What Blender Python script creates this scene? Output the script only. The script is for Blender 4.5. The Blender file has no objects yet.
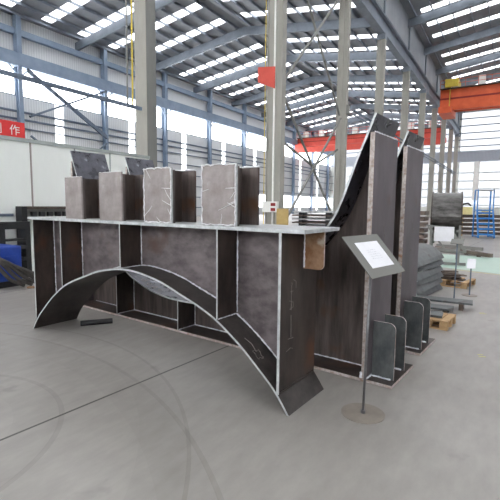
import bpy, bmesh, math, random
from mathutils import Vector, Matrix
random.seed(7)
sc = bpy.context.scene
COL = sc.collection
PI = math.pi

# ------------------------------------------------------------------ materials
def new_mat(name):
    m = bpy.data.materials.new(name); m.use_nodes = True
    nt = m.node_tree; b = nt.nodes['Principled BSDF']
    return m, nt, b

def lin(c):
    return tuple(((x/255)/12.92 if x/255 <= .04045 else ((x/255+.055)/1.055)**2.4) for x in c) + (1,)

def mat(name, c1, c2=None, scale=4., rough=.6, metal=0., stretch=(1, 1, 1), c3=None, s3=1.5, t3=.62, bump=.0, detail=6., spec=.5):
    """two tones mixed by noise, a third tone in patches"""
    m, nt, b = new_mat(name)
    N, L = nt.nodes, nt.links
    tc = N.new('ShaderNodeTexCoord'); mp = N.new('ShaderNodeMapping')
    mp.inputs['Scale'].default_value = stretch
    L.new(tc.outputs['Object'], mp.inputs['Vector'])
    n1 = N.new('ShaderNodeTexNoise'); n1.inputs['Scale'].default_value = scale; n1.inputs['Detail'].default_value = detail
    n1.inputs['Roughness'].default_value = .65
    L.new(mp.outputs[0], n1.inputs['Vector'])
    r = N.new('ShaderNodeValToRGB')
    r.color_ramp.elements[0].position = .35; r.color_ramp.elements[1].position = .68
    r.color_ramp.elements[0].color = lin(c1); r.color_ramp.elements[1].color = lin(c2 or c1)
    L.new(n1.outputs['Fac'], r.inputs['Fac'])
    out = r.outputs['Color']
    if c3:
        n2 = N.new('ShaderNodeTexNoise'); n2.inputs['Scale'].default_value = s3; n2.inputs['Detail'].default_value = 5
        L.new(tc.outputs['Object'], n2.inputs['Vector'])
        r2 = N.new('ShaderNodeValToRGB'); r2.color_ramp.elements[0].position = t3; r2.color_ramp.elements[1].position = min(1, t3+.12)
        r2.color_ramp.elements[0].color = (0, 0, 0, 1); r2.color_ramp.elements[1].color = (1, 1, 1, 1)
        L.new(n2.outputs['Fac'], r2.inputs['Fac'])
        mx = N.new('ShaderNodeMix'); mx.data_type = 'RGBA'
        L.new(r2.outputs['Color'], mx.inputs['Factor']); L.new(out, mx.inputs[6]); mx.inputs[7].default_value = lin(c3)
        out = mx.outputs[2]
    L.new(out, b.inputs['Base Color'])
    rr = N.new('ShaderNodeMapRange'); rr.inputs['To Min'].default_value = max(0, rough-.1); rr.inputs['To Max'].default_value = min(1, rough+.12)
    L.new(n1.outputs['Fac'], rr.inputs['Value']); L.new(rr.outputs[0], b.inputs['Roughness'])
    b.inputs['Metallic'].default_value = metal
    b.inputs['Specular IOR Level'].default_value = spec
    if bump:
        bp = N.new('ShaderNodeBump'); bp.inputs['Strength'].default_value = bump; bp.inputs['Distance'].default_value = .01
        L.new(n1.outputs['Fac'], bp.inputs['Height']); L.new(bp.outputs[0], b.inputs['Normal'])
    return m

M = {}
M['web'] = mat('mill_scale_web', (86, 79, 80), (128, 119, 120), 6, .48, .25, (1, 1, 1.6), (98, 80, 72), 2.2, .6, .15)
M['dark'] = mat('mill_scale_shaded', (46, 40, 38), (82, 72, 67), 5, .4, .3, (1, 1, .4), (96, 66, 50), 1.6, .56, .1)  # rusty mill scale, darkened to hold the shade of faces turned from the light
M['arch'] = mat('mill_scale_arch_shaded', (50, 46, 45), (84, 78, 75), 5, .5, .3, (1, 1, 1), (84, 78, 76), 3, .66, .1)  # mill scale with the shade below the arch mixed into its colour
M['endplate'] = mat('rolled_plate_grey_blue', (78, 72, 75), (112, 104, 108), 3, .5, .3, (1, 1, .35), (96, 78, 70), 2.5, .66, .1)
M['webstreak'] = mat('plate_with_rust_streaks', (58, 51, 49), (108, 97, 93), 10, .5, .3, (1, 1, .12), (92, 66, 50), 2.5, .6, .1)
M['cut'] = mat('ground_edge_with_glare', (168, 172, 174), (208, 212, 212), 14, .45, .3)  # bare ground edges, with window glare painted into the pale grey
M['rustcut'] = mat('rusty_cut_edge', (150, 132, 120), (200, 194, 192), 22, .6, .2, (1, 1, 1), (146, 106, 78), 9, .6)
M['weld'] = mat('weld_bead', (186, 190, 198), (240, 242, 246), 20, .45, .1)
M['rust'] = mat('rusty_lug_face', (120, 84, 54), (160, 130, 104), 8, .7, .1, (1, 1, 1), (178, 166, 150), 7, .58)
M['lug'] = mat('blue_grey_lug_plate', (72, 76, 78), (108, 112, 112), 6, .45, .4, (1, 1, .6), (70, 64, 60), 5, .6)
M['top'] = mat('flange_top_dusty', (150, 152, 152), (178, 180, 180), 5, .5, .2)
M['film'] = mat('dusty_stub_face', (128, 119, 117), (162, 154, 152), 5, .5, .1, (1, 1, 1), (172, 166, 164), 6, .6)
M['filmedge'] = mat('crumpled_clear_film', (205, 205, 208), (240, 240, 242), 30, .3, .0)
M['shine'] = mat('glossy_blue_black_steel', (52, 52, 58), (88, 88, 96), 6, .28, .5, (1, 1, 1), (140, 144, 152), 7, .66)
M['chalk'] = mat('chalk', (120, 112, 108), (150, 143, 140), 30, .9)
M['grey_sign'] = mat('grey_powder_coat', (98, 98, 92), (106, 106, 100), 3, .45, .0)
M['pole'] = mat('brushed_grey_tube', (112, 112, 114), (134, 134, 136), 10, .35, .6)
M['basemetal'] = mat('bare_steel_disc', (120, 112, 104), (142, 133, 124), 5, .5, .1)
M['paper'] = mat('white_paper', (222, 222, 226), (236, 236, 240), 3, .8)
M['ink'] = mat('grey_ink', (150, 152, 158), (165, 166, 172), 9, .8)
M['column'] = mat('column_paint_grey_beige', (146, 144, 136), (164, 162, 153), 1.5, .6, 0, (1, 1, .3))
M['columnb'] = mat('column_shade_grey', (112, 112, 108), (130, 130, 126), 1.5, .6, 0, (1, 1, .3))  # column paint with side shade in the colour; plain grey on small parts
M['bluegrey'] = mat('blue_grey_steel_paint', (122, 138, 158), (140, 155, 174), 1., .6, .1)
M['girt'] = mat('girt_steel', (92, 104, 120), (110, 122, 138), 2, .6, .2)
M['partition'] = mat('partition_panel_white', (234, 237, 232), (244, 247, 242), .7, .5, 0, (1, 1, .4))
M['partframe'] = mat('partition_frame_grey', (150, 158, 156), (170, 176, 172), 2, .5, .1)
M['joint'] = mat('partition_joint', (150, 140, 134), (165, 156, 150), 2, .7)
M['orange'] = mat('crane_orange_paint', (206, 84, 42), (226, 104, 58), .8, .5)
M['red'] = mat('crane_red_paint', (196, 66, 52), (216, 84, 66), .8, .5)
M['bannerred'] = mat('banner_red_cloth', (214, 52, 52), (226, 62, 60), 1, .7)
M['white'] = mat('white_enamel', (226, 226, 220), (240, 240, 236), 2, .5)
M['yellow'] = mat('yellow_paint', (206, 180, 60), (222, 198, 80), 3, .5)
M['black'] = mat('black_paint', (26, 26, 28), (44, 44, 46), 4, .5, .1)
M['darkred'] = mat('dark_red_label', (126, 26, 22), (146, 36, 30), 4, .6)
M['bluepaint'] = mat('blue_ladder_paint', (34, 108, 178), (58, 132, 200), 3, .45)
M['royal'] = mat('royal_blue_casing', (26, 56, 140), (40, 76, 168), 3, .5)
M['hose'] = mat('dusty_black_hose', (52, 50, 48), (84, 80, 76), 8, .7)
M['wood'] = mat('pallet_wood', (160, 128, 90), (188, 158, 118), 5, .8, 0, (1, 6, 6))
M['scrap'] = mat('scrap_steel', (66, 56, 50), (110, 96, 86), 8, .6, .4)
M['drum'] = mat('rolled_shell_steel', (60, 58, 56), (100, 98, 96), 4, .3, .6, (1, 1, 3), (150, 148, 146), 3, .66)
M['pipe'] = mat('stacked_section_brown', (92, 80, 72), (126, 112, 102), 3, .6, .3)
M['ochre'] = mat('ochre_board', (176, 150, 92), (196, 170, 112), 3, .7)
M['cream'] = mat('cream_carton', (220, 205, 140), (236, 222, 160), 3, .7)
M['purlin'] = mat('purlin_grey', (112, 120, 130), (132, 140, 150), 1, .6, .2)
M['roof'] = mat('roof_sheet_grey', (128, 132, 138), (146, 150, 156), .6, .6, .1)
M['glassgreen'] = mat('pale_green_floor_paint', (164, 190, 176), (178, 202, 188), 2, .4)
M['lineyellow'] = mat('worn_yellow_line', (190, 184, 148), (172, 168, 146), 5, .7)
M['tape'] = mat('yellow_tape', (200, 190, 110), (150, 150, 120), 20, .6)

def wall_mat(name, c1, c2, axis):
    m, nt, b = new_mat(name); N, L = nt.nodes, nt.links
    tc = N.new('ShaderNodeTexCoord'); w = N.new('ShaderNodeTexWave'); w.bands_direction = axis
    w.inputs['Scale'].default_value = 1.3
    L.new(tc.outputs['Object'], w.inputs['Vector'])
    r = N.new('ShaderNodeValToRGB'); r.color_ramp.elements[0].color = lin(c1); r.color_ramp.elements[1].color = lin(c2)
    L.new(w.outputs['Fac'], r.inputs['Fac']); L.new(r.outputs[0], b.inputs['Base Color'])
    bp = N.new('ShaderNodeBump'); bp.inputs['Distance'].default_value = .03; bp.inputs['Strength'].default_value = .5
    L.new(w.outputs['Fac'], bp.inputs['Height']); L.new(bp.outputs[0], b.inputs['Normal'])
    b.inputs['Roughness'].default_value = .6
    return m
M['cladding'] = wall_mat('cladding_left_hazy', (206, 208, 210), (222, 224, 225), 'Y')  # cladding grey lightened so the colour itself carries the haze
M['claddingx'] = wall_mat('cladding_end', (206, 208, 202), (218, 220, 214), 'X')
M['bandgrey'] = wall_mat('cladding_grey_band', (150, 156, 166), (164, 170, 180), 'X')

def glass(name, tint=.9, dif=.1):
    m = bpy.data.materials.new(name); m.use_nodes = True
    nt = m.node_tree; N, L = nt.nodes, nt.links; N.clear()
    o = N.new('ShaderNodeOutputMaterial'); t = N.new('ShaderNodeBsdfTransparent'); t.inputs[0].default_value = (tint, tint, tint, 1)
    d = N.new('ShaderNodeBsdfTranslucent'); d.inputs[0].default_value = (.9, .92, .95, 1)
    nz = N.new('ShaderNodeTexNoise'); nz.inputs['Scale'].default_value = .4
    mr = N.new('ShaderNodeMapRange'); mr.inputs['To Min'].default_value = dif*.6; mr.inputs['To Max'].default_value = dif*1.4
    L.new(nz.outputs['Fac'], mr.inputs['Value'])
    mx = N.new('ShaderNodeMixShader'); L.new(mr.outputs[0], mx.inputs[0])
    L.new(t.outputs[0], mx.inputs[1]); L.new(d.outputs[0], mx.inputs[2]); L.new(mx.outputs[0], o.inputs[0])
    return m
M['glass'] = glass('window_glazing', .95, .08)
M['poly'] = glass('translucent_sheet', .62, .12)
M['polydim'] = glass('end_wall_brightening_sheet', .09, .3)  # sheet added to make the lower end wall look bright
M['polyend'] = glass('end_wall_translucent_sheet', .16, .25)
M['skylight'] = glass('roof_light_sheet', .8, .1)

# floor ------------------------------------------------------------
def circ(p1, p2, p3):
    (ax, ay), (bx_, by_), (cx, cy) = p1, p2, p3
    d = 2*(ax*(by_-cy)+bx_*(cy-ay)+cx*(ay-by_))
    ux = ((ax*ax+ay*ay)*(by_-cy)+(bx_*bx_+by_*by_)*(cy-ay)+(cx*cx+cy*cy)*(ay-by_))/d
    uy = ((ax*ax+ay*ay)*(cx-bx_)+(bx_*bx_+by_*by_)*(ax-cx)+(cx*cx+cy*cy)*(bx_-ax))/d
    return ux, uy, math.hypot(ax-ux, ay-uy)

def floor_mat():
    m, nt, b = new_mat('floor_concrete'); N, L = nt.nodes, nt.links
    tc = N.new('ShaderNodeTexCoord'); P = tc.outputs['Object']
    def noise(s, d=6, st=None):
        n = N.new('ShaderNodeTexNoise'); n.inputs['Scale'].default_value = s; n.inputs['Detail'].default_value = d
        n.inputs['Roughness'].default_value = .6
        if st:
            mp = N.new('ShaderNodeMapping'); mp.inputs['Scale'].default_value = st; L.new(P, mp.inputs[0]); L.new(mp.outputs[0], n.inputs['Vector'])
        else: L.new(P, n.inputs['Vector'])
        return n.outputs['Fac']
    def math_(op, a, bb=None, cc=None):
        n = N.new('ShaderNodeMath'); n.operation = op
        for i, v in enumerate((a, bb, cc)):
            if v is None: continue
            if isinstance(v, (int, float)): n.inputs[i].default_value = v
            else: L.new(v, n.inputs[i])
        return n.outputs[0]
    def ramp(f, p0, p1, c0, c1):
        r = N.new('ShaderNodeValToRGB'); r.color_ramp.elements[0].position = p0; r.color_ramp.elements[1].position = p1
        r.color_ramp.elements[0].color = c0; r.color_ramp.elements[1].color = c1; L.new(f, r.inputs[0]); return r.outputs[0]
    def mix(f, a, bb, mode='MIX'):
        n = N.new('ShaderNodeMix'); n.data_type = 'RGBA'; n.blend_type = mode
        if isinstance(f, (int, float)): n.inputs[0].default_value = f
        else: L.new(f, n.inputs[0])
        for i, v in ((6, a), (7, bb)):
            if isinstance(v, tuple): n.inputs[i].default_value = v
            else: L.new(v, n.inputs[i])
        return n.outputs[2]
    base = ramp(noise(.55, 8), .3, .7, lin((132, 127, 122)), lin((156, 152, 147)))
    fine = ramp(noise(9, 8, (1, .35, 1)), .3, .7, (.86, .86, .86, 1), (1.06, 1.06, 1.06, 1))
    c = mix(1, base, fine, 'MULTIPLY')
    spots = ramp(noise(2.3, 3), .66, .74, (0, 0, 0, 1), (.35, .35, .35, 1))
    c = mix(spots, c, lin((96, 92, 88)))
    sx = N.new('ShaderNodeSeparateXYZ'); L.new(P, sx.inputs[0]); X, Y = sx.outputs[0], sx.outputs[1]
    # expansion joints run with the length of the hall
    jx = math_('ADD', math_('MULTIPLY', Y, -.08), math_('ADD', X, 2.967))
    j = math_('ABSOLUTE', math_('SUBTRACT', math_('MODULO', math_('ADD', jx, 502.5), 5.), 2.5))
    c = mix(math_('LESS_THAN', j, .011), c, lin((62, 58, 55)))
    # curved tyre tracks
    for pts, wd, k in ((((-5.16, 2.78), (-3.98, 2.86), (-2.54, 2.54)), .018, .2), (((-3.97, 2.04), (-3.53, 2.12), (-2.85, 1.91)), .02, .18), (((-4.78, 3.23), (-3.3, 3.1), (-2.01, 2.36)), .014, .22)):
        ux, uy, r = circ(*pts)
        dx = math_('SUBTRACT', X, ux); dy = math_('SUBTRACT', Y, uy)
        d = math_('SQRT', math_('ADD', math_('MULTIPLY', dx, dx), math_('MULTIPLY', dy, dy)))
        e = math_('ABSOLUTE', math_('SUBTRACT', d, r))
        f = math_('MULTIPLY', math_('LESS_THAN', e, wd), k)
        c = mix(f, c, lin((78, 74, 70)))
        # the swept band inside the track is a little darker from rubber dust
        e2 = math_('MULTIPLY', math_('LESS_THAN', math_('ABSOLUTE', math_('SUBTRACT', d, r-.17)), .16), .07)
        c = mix(e2, c, lin((92, 88, 84)))
    L.new(c, b.inputs['Base Color'])
    rr = N.new('ShaderNodeMapRange'); rr.inputs['To Min'].default_value = .28; rr.inputs['To Max'].default_value = .52
    L.new(noise(1.1, 5), rr.inputs[0]); L.new(rr.outputs[0], b.inputs['Roughness'])
    b.inputs['Specular IOR Level'].default_value = .4
    return m
M['floor'] = floor_mat()

# ------------------------------------------------------------------ mesh helpers
def tag(o, label=None, cat=None, group=None, kind=None):
    if label: o['label'] = label
    if cat: o['category'] = cat
    if group: o['group'] = group
    if kind: o['kind'] = kind
    return o

def link(name, data, parent=None, loc=None, rz=0):
    o = bpy.data.objects.new(name, data); COL.objects.link(o)
    if parent: o.parent = parent
    if loc: o.location = loc
    if rz: o.rotation_euler = (0, 0, rz)
    return o

def empty(name, loc=(0, 0, 0), rz=0, parent=None):
    o = link(name, None, parent, loc, rz); o.empty_display_size = .2
    return o

class B:
    """collects shapes of one mesh"""
    def __init__(s): s.v = []; s.f = []; s.m = []
    def face(s, ids, mi): s.f.append(tuple(ids)); s.m.append(mi)
    def hexa(s, P, mi=(0,)*6):
        k = len(s.v); s.v += [tuple(p) for p in P]
        F = [(0, 3, 2, 1), (4, 5, 6, 7), (0, 1, 5, 4), (1, 2, 6, 5), (2, 3, 7, 6), (3, 0, 4, 7)]  # -z +z -y +x +y -x
        for f, q in zip(F, mi): s.face([k+i for i in f], q)
        return s
    def box(s, x0, x1, y0, y1, z0, z1, mi=0, thin=None):
        """thin = axis across the plate thickness: its two faces get slot 0, the rims slot 1"""
        if thin: m = {'x': (1, 1, 1, 0, 1, 0), 'y': (1, 1, 0, 1, 0, 1), 'z': (0, 0, 1, 1, 1, 1)}[thin]
        else: m = (mi,)*6 if isinstance(mi, int) else mi
        return s.hexa([(x0, y0, z0), (x1, y0, z0), (x1, y1, z0), (x0, y1, z0), (x0, y0, z1), (x1, y0, z1), (x1, y1, z1), (x0, y1, z1)], m)
    def strip(s, lo, hi, y0, y1, mi=0, rim=1):
        """plate in the XZ plane between two polylines lo and hi (same count), from y0 to y1"""
        n = len(lo); k = len(s.v)
        for a, b in zip(lo, hi):
            s.v += [(a[0], y0, a[1]), (b[0], y0, b[1]), (a[0], y1, a[1]), (b[0], y1, b[1])]
        for i in range(n-1):
            q = k+4*i; r = q+4
            s.face((q, r, r+1, q+1), mi); s.face((q+2, q+3, r+3, r+2), mi)
            s.face((q+1, r+1, r+3, q+3), rim); s.face((q, q+2, r+2, r), rim)
        s.face((k, k+1, k+3, k+2), rim); q = k+4*(n-1); s.face((q, q+2, q+3, q+1), rim)
        return s
    def sheet(s, pts, th, y0, y1, face=0, rim=1, up=1):
        """bent plate: polyline in XZ thickened by th along its normal, width y0..y1"""
        n = len(pts); off = []
        for i in range(n):
            a = pts[max(0, i-1)]; b = pts[min(n-1, i+1)]
            dx, dz = b[0]-a[0], b[1]-a[1]; l = math.hypot(dx, dz)
            off.append((pts[i][0]-dz/l*th*up, pts[i][1]+dx/l*th*up))
        k = len(s.v)
        for a, b in zip(pts, off):
            s.v += [(a[0], y0, a[1]), (b[0], y0, b[1]), (a[0], y1, a[1]), (b[0], y1, b[1])]
        for i in range(n-1):
            q = k+4*i; r = q+4
            s.face((q, r, r+1, q+1), rim); s.face((q+2, q+3, r+3, r+2), rim)
            s.face((q+1, r+1, r+3, q+3), face); s.face((q, q+2, r+2, r), face)
        s.face((k, k+1, k+3, k+2), rim); q = k+4*(n-1); s.face((q, q+2, q+3, q+1), rim)
        return s
    def tube(s, pts, r, n=8, mi=0, caps=True):
        pts = [Vector(p) for p in pts]; k0 = len(s.v); R = r if isinstance(r, (list, tuple)) else [r]*len(pts)
        for i, p in enumerate(pts):
            t = (pts[min(i+1, len(pts)-1)]-pts[max(0, i-1)]).normalized()
            a = Vector((0, 0, 1)) if abs(t.z) < .9 else Vector((1, 0, 0))
            u = t.cross(a).normalized(); w = t.cross(u)
            for j in range(n):
                an = 2*PI*j/n; s.v.append(tuple(p+(u*math.cos(an)+w*math.sin(an))*R[i]))
        for i in range(len(pts)-1):
            for j in range(n):
                a = k0+i*n+j; b = k0+i*n+(j+1) % n; s.face((a, b, b+n, a+n), mi)
        if caps:
            s.face([k0+j for j in range(n)][::-1], mi); s.face([k0+(len(pts)-1)*n+j for j in range(n)], mi)
        return s
    def bar(s, a, b, w, h=None, mi=0):
        h = h or w; a = Vector(a); b = Vector(b); t = (b-a).normalized()
        up = Vector((0, 0, 1)) if abs(t.z) < .9 else Vector((0, 1, 0))
        u = t.cross(up).normalized()*w/2; q = u.cross(t).normalized()*h/2
        P = [a-u-q, a+u-q, b+u-q, b-u-q, a-u+q, a+u+q, b+u+q, b-u+q]
        return s.hexa(P, (mi,)*6)
    def poly(s, pts, y0, y1, mi=0, rim=1):
        """convex outline in XZ extruded in y"""
        k = len(s.v); n = len(pts)
        s.v += [(p[0], y0, p[1]) for p in pts]+[(p[0], y1, p[1]) for p in pts]
        s.face(range(k, k+n), mi); s.face(list(range(k+n, k+2*n))[::-1], mi)
        for i in range(n):
            j = (i+1) % n; s.face((k+i, k+n+i, k+n+j, k+j), rim)
        return s
    def mesh(s, name, mats, smooth=False):
        me = bpy.data.meshes.new(name); me.from_pydata(s.v, [], s.f)
        for m in (mats if isinstance(mats, (list, tuple)) else [mats]): me.materials.append(m)
        for p, mi in zip(me.polygons, s.m): p.material_index = mi; p.use_smooth = smooth
        bm = bmesh.new(); bm.from_mesh(me); bmesh.ops.recalc_face_normals(bm, faces=bm.faces); bm.to_mesh(me); bm.free()
        return me
    def build(s, name, mats, parent=None, loc=None, rz=0, smooth=False, bevel=0):
        o = link(name, s.mesh(name, mats, smooth), parent, loc, rz)
        if bevel:
            md = o.modifiers.new('bevel', 'BEVEL'); md.width = bevel; md.segments = 2; md.limit_method = 'ANGLE'
        return o

def boxes(name, mats, parent, L, thin=None, bevel=0):
    for q in L: B().box(*q, thin=thin).build(name, mats, parent, bevel=bevel)
def bars(name, mats, parent, L):
    for q in L: B().bar(*q).build(name, mats, parent)

def copy_tree(o, parent=None):
    c = o.copy(); COL.objects.link(c)
    if parent: c.parent = parent
    for ch in list(o.children): copy_tree(ch, c)
    return c

def bead(parent, pts, r=.006, name='weld_bead', m='weld', step=.018):
    """an uneven weld run along a polyline"""
    out = []; rad = []
    for a, b in zip(pts[:-1], pts[1:]):
        a = Vector(a); b = Vector(b); n = max(2, int((b-a).length/step))
        for i in range(n):
            p = a.lerp(b, i/n); out.append(p+Vector([random.uniform(-.25, .25)*r for _ in range(3)])); rad.append(r*random.uniform(.6, 1.35))
    out.append(Vector(pts[-1])); rad.append(r)
    return B().tube(out, rad, 6).build(name, M[m], parent, smooth=True)

def rounded(x0, x1, z0, z1, r, corner):
    """rectangle with one or two rounded corners; corner in 'br','tr'"""
    pts = []
    def arc(cx, cz, a0, a1): return [(cx+r*math.cos(a0+(a1-a0)*i/6), cz+r*math.sin(a0+(a1-a0)*i/6)) for i in range(7)]
    pts.append((x0, z0))
    pts += arc(x1-r, z0+r, -PI/2, 0) if 'br' in corner else [(x1, z0)]
    pts += arc(x1-r, z1-r, 0, PI/2) if 'tr' in corner else [(x1, z1)]
    pts += arc(x0+r, z1-r, PI/2, PI) if 'tl' in corner else [(x0, z1)]
    return pts

def interp(tab, d):
    for (a, za), (b, zb) in zip(tab[:-1], tab[1:]):
        if d <= b:
            return za+(zb-za)*(d-a)/(b-a)
    return tab[-1][1]
def smooth_tab(tab):
    # monotone cubic-ish resample with Catmull-Rom
    out = []; n = len(tab)
    for i in range(n-1):
        p0 = tab[max(0, i-1)]; p1 = tab[i]; p2 = tab[i+1]; p3 = tab[min(n-1, i+2)]
        if i == 0: p0 = (2*p1[0]-p2[0], p2[1])
        for k in range(6):
            t = k/6
            f = lambda a, b, c, d: .5*((2*b)+(-a+c)*t+(2*a-5*b+4*c-d)*t*t+(-a+3*b-3*c+d)*t**3)
            out.append((f(p0[0], p1[0], p2[0], p3[0]), f(p0[1], p1[1], p2[1], p3[1])))
    out.append(tab[-1]); return out

def unit(q):
    """pos + direction helper for text and decals"""
    return Vector(q)

# ------------------------------------------------------------------ arched box girder in the foreground
W1 = .60
G1 = empty('arched_girder', (-1.35, 2.8, 0), -math.radians(4.3))
tag(G1, 'large dark steel girder with an arched underside, carrying the four H-section stubs', 'steel girder')
tab1 = smooth_tab([(0, .95), (.22, .935), (.49, .885), (.75, .80), (.98, .72), (1.18, .63), (1.43, .465), (1.63, .30), (1.78, .16), (1.90, .0)])
half = [(d, z) for d, z in tab1]
arch = [(-1.9-d, z) for d, z in reversed(half)]+[(-1.9+d, z) for d, z in half[1:]]
def arch_z(x): return interp(tab1, abs(x+1.9))
WB = .27
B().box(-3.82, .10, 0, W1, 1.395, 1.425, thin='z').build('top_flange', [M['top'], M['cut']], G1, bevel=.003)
xs = [-3.7+3.6*i/60 for i in range(61)]
lo = [(x, arch_z(x)+.004) for x in xs]; hi = [(x, 1.395) for x in xs]
B().strip(lo, hi, WB, WB+.012).build('web_plate', [M['web'], M['cut']], G1)
B().sheet(arch, .018, 0, W1, up=-1).build('arch_plate', [M['arch'], M['cut']], G1)
for x, nm in ((-3.70, 'end_plate'), (-.105, 'end_plate')):
    B().box(x-.012, x+.012, 0, W1-.02, arch_z(x), 1.395, thin='x').build(nm, [M['dark'], M['cut']], G1)
for x in (-3.08, -2.0, -.72):
    for y0, y1 in ((0, WB), (WB+.012, W1-.02)):
        B().box(x-.007, x+.007, y0, y1, arch_z(x)+.002, 1.395, thin='x').build('stiffener', [M['dark'], M['cut']], G1)
    bead(G1, [(x+.012, WB-.004, 1.39), (x+.012, WB-.004, arch_z(x)+.02)], .006)
    bead(G1, [(x+.01, .01, arch_z(x)+.006), (x+.01, WB-.02, arch_z(x)+.006)], .005)
bead(G1, [(x, WB-.003, arch_z(x)+.008) for x in xs[2:-2]], .007)
bead(G1, [(-.12, WB-.003, 1.38), (-.12, WB-.003, .2)], .005)
bead(G1, [(-3.688, WB-.003, 1.38), (-3.688, WB-.003, .3)], .006)
bead(G1, [(-.09, .005, .165), (-.09, W1-.03, .165)], .006, m='dark')
# rusty rounded lug hanging under the flange overhang
B().poly(rounded(-.093, .085, 1.09, 1.395, .045, 'br'), .35, .368).build('lug', [M['rust'], M['rustcut']], G1)
bead(G1, [(-.088, .348, 1.39), (-.088, .348, 1.10)], .007)
# chalk marks on the right end plate
def chalk(parent, strokes, r=.0022):
    for st in strokes: B().tube(st, r, 5).build('chalk_mark', M['chalk'], parent)
X = -.092
chalk(G1, [[(X, .16, 1.0), (X, .17, .985)], [(X, .14, .93), (X, .19, .93)], [(X, .16, .98), (X, .16, .78)], [(X, .13, .86), (X, .19, .84), (X, .19, .80), (X, .14, .79)],
           [(X, .16, .74), (X, .165, .56)], [(X, .12, .555), (X, .2, .55)], [(X, .1, .46), (X, .16, .475), (X, .2, .46)], [(X, .19, 1.02), (X, .23, 1.0), (X, .23, .95)]])
cm = []
for k in range(14):
    a = k*.55; r = .035+.012*math.sin(k*2.1)
    x = -.36+r*math.cos(a); cm.append((x, .10+r*1.1*math.sin(a), arch_z(x)+.004))
chalk(G1, [cm, [(-.50, .10, arch_z(-.5)+.004), (-.44, .12, arch_z(-.44)+.004), (-.38, .1, arch_z(-.38)+.004)]])

# ------------------------------------------------------------------ four H-section stubs on the flange
def stub(x0, w, h, label, wrapped, dy=.035):
    o = empty('h_section_stub'); o.parent = None
    ax = Vector((math.cos(math.radians(4.3)), -math.sin(math.radians(4.3)), 0)); nn = Vector((math.sin(math.radians(4.3)), math.cos(math.radians(4.3)), 0))
    o.location = Vector((-1.35, 2.8, 0))+ax*(x0+w/2)+nn*dy+Vector((0, 0, 1.4265)); o.rotation_euler = (0, 0, -math.radians(4.3))
    tag(o, label, 'steel stub', 'H-section stubs standing on the arched girder')
    D = .33
    B().box(-w/2, w/2, 0, .02, 0, h, thin='y').build('front_flange', [M['film'], M['cut'] if wrapped else M['film']], o, bevel=.002)
    B().box(-w/2, w/2, D-.02, D, 0, h-.01, thin='y').build('back_flange', [M['webstreak'], M['dark']], o, bevel=.002)
    B().box(-.007, .007, .02, D-.02, 0, h-.008, thin='x').build('web_plate', [M['dark'], M['cut']], o)
    B().box(w/2-.035, w/2-.012, .02, .06, 0, h-.02, mi=0).build('side_strip', [M['webstreak']], o)
    if wrapped:
        # crumpled film rim round the face
        b2 = B()
        z0, z1, xl, xr = .006, h-.004, -w/2+.004, w/2-.004
        for (a, c) in (((xl, z0), (xl, z1)), ((xl, z1), (xr, z1)), ((xr, z1), (xr, z0)), ((xr, z0), (xl, z0))):
            pts, rad = [], []
            for i in range(16):
                t = i/15; pts.append((a[0]+(c[0]-a[0])*t+random.uniform(-.006, .006), -.003, a[1]+(c[1]-a[1])*t+random.uniform(-.005, .006))); rad.append(random.uniform(.0025, .0085))
            b2.tube(pts, rad, 5)
        for k in range(7 if wrapped > 1 else 4):  # white streaks drawn in as highlights on the film's creases
            xa, za = random.choice(((xl, random.uniform(.05, h)), (xr, random.uniform(.05, h)), (random.uniform(xl, xr), z1), (random.uniform(xl, xr), z0)))
            an = math.atan2(h/2-za, -xa)+random.uniform(-.7, .7); ln = random.uniform(.06, .2)
            pts = [(xa+math.cos(an)*ln*t+random.uniform(-.004, .004), -.001, za+math.sin(an)*ln*t) for t in (0, .25, .5, .75, 1)]
            b2.tube(pts, [.003, .0028, .0022, .0016, .001], 4)
        b2.build('film_wrap', [M['filmedge']], o, smooth=True)
        # folded film over the back flange top
        pts = [(-w/2+i*w/12, D-.004+random.uniform(-.004, .004), h-.004+random.uniform(-.008, .006)) for i in range(13)]
        B().tube(pts, [random.uniform(.006, .014) for _ in pts], 6).build('film_fold', M['filmedge'], o, smooth=True)
    else:
        pts = [(-w/2+i*w/8, .01, h+random.uniform(-.003, .004)) for i in range(9)]
        B().tube(pts, [random.uniform(.003, .006) for _ in pts], 5).build('film_fold', M['filmedge'], o, smooth=True)
    return o
stub(-3.01, .32, .462, 'smallest and leftmost of the H-section stubs, plain grey-brown front face', 0)
stub(-2.37, .37, .492, 'second H-section stub from the left, plain dusty front face without film edge', 0)
stub(-1.66, .37, .505, 'third H-section stub from the left, front face rimmed with white film', 2)
stub(-.92, .37, .505, 'rightmost and largest looking H-section stub, front face wrapped in shiny crumpled film', 2)

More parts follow.
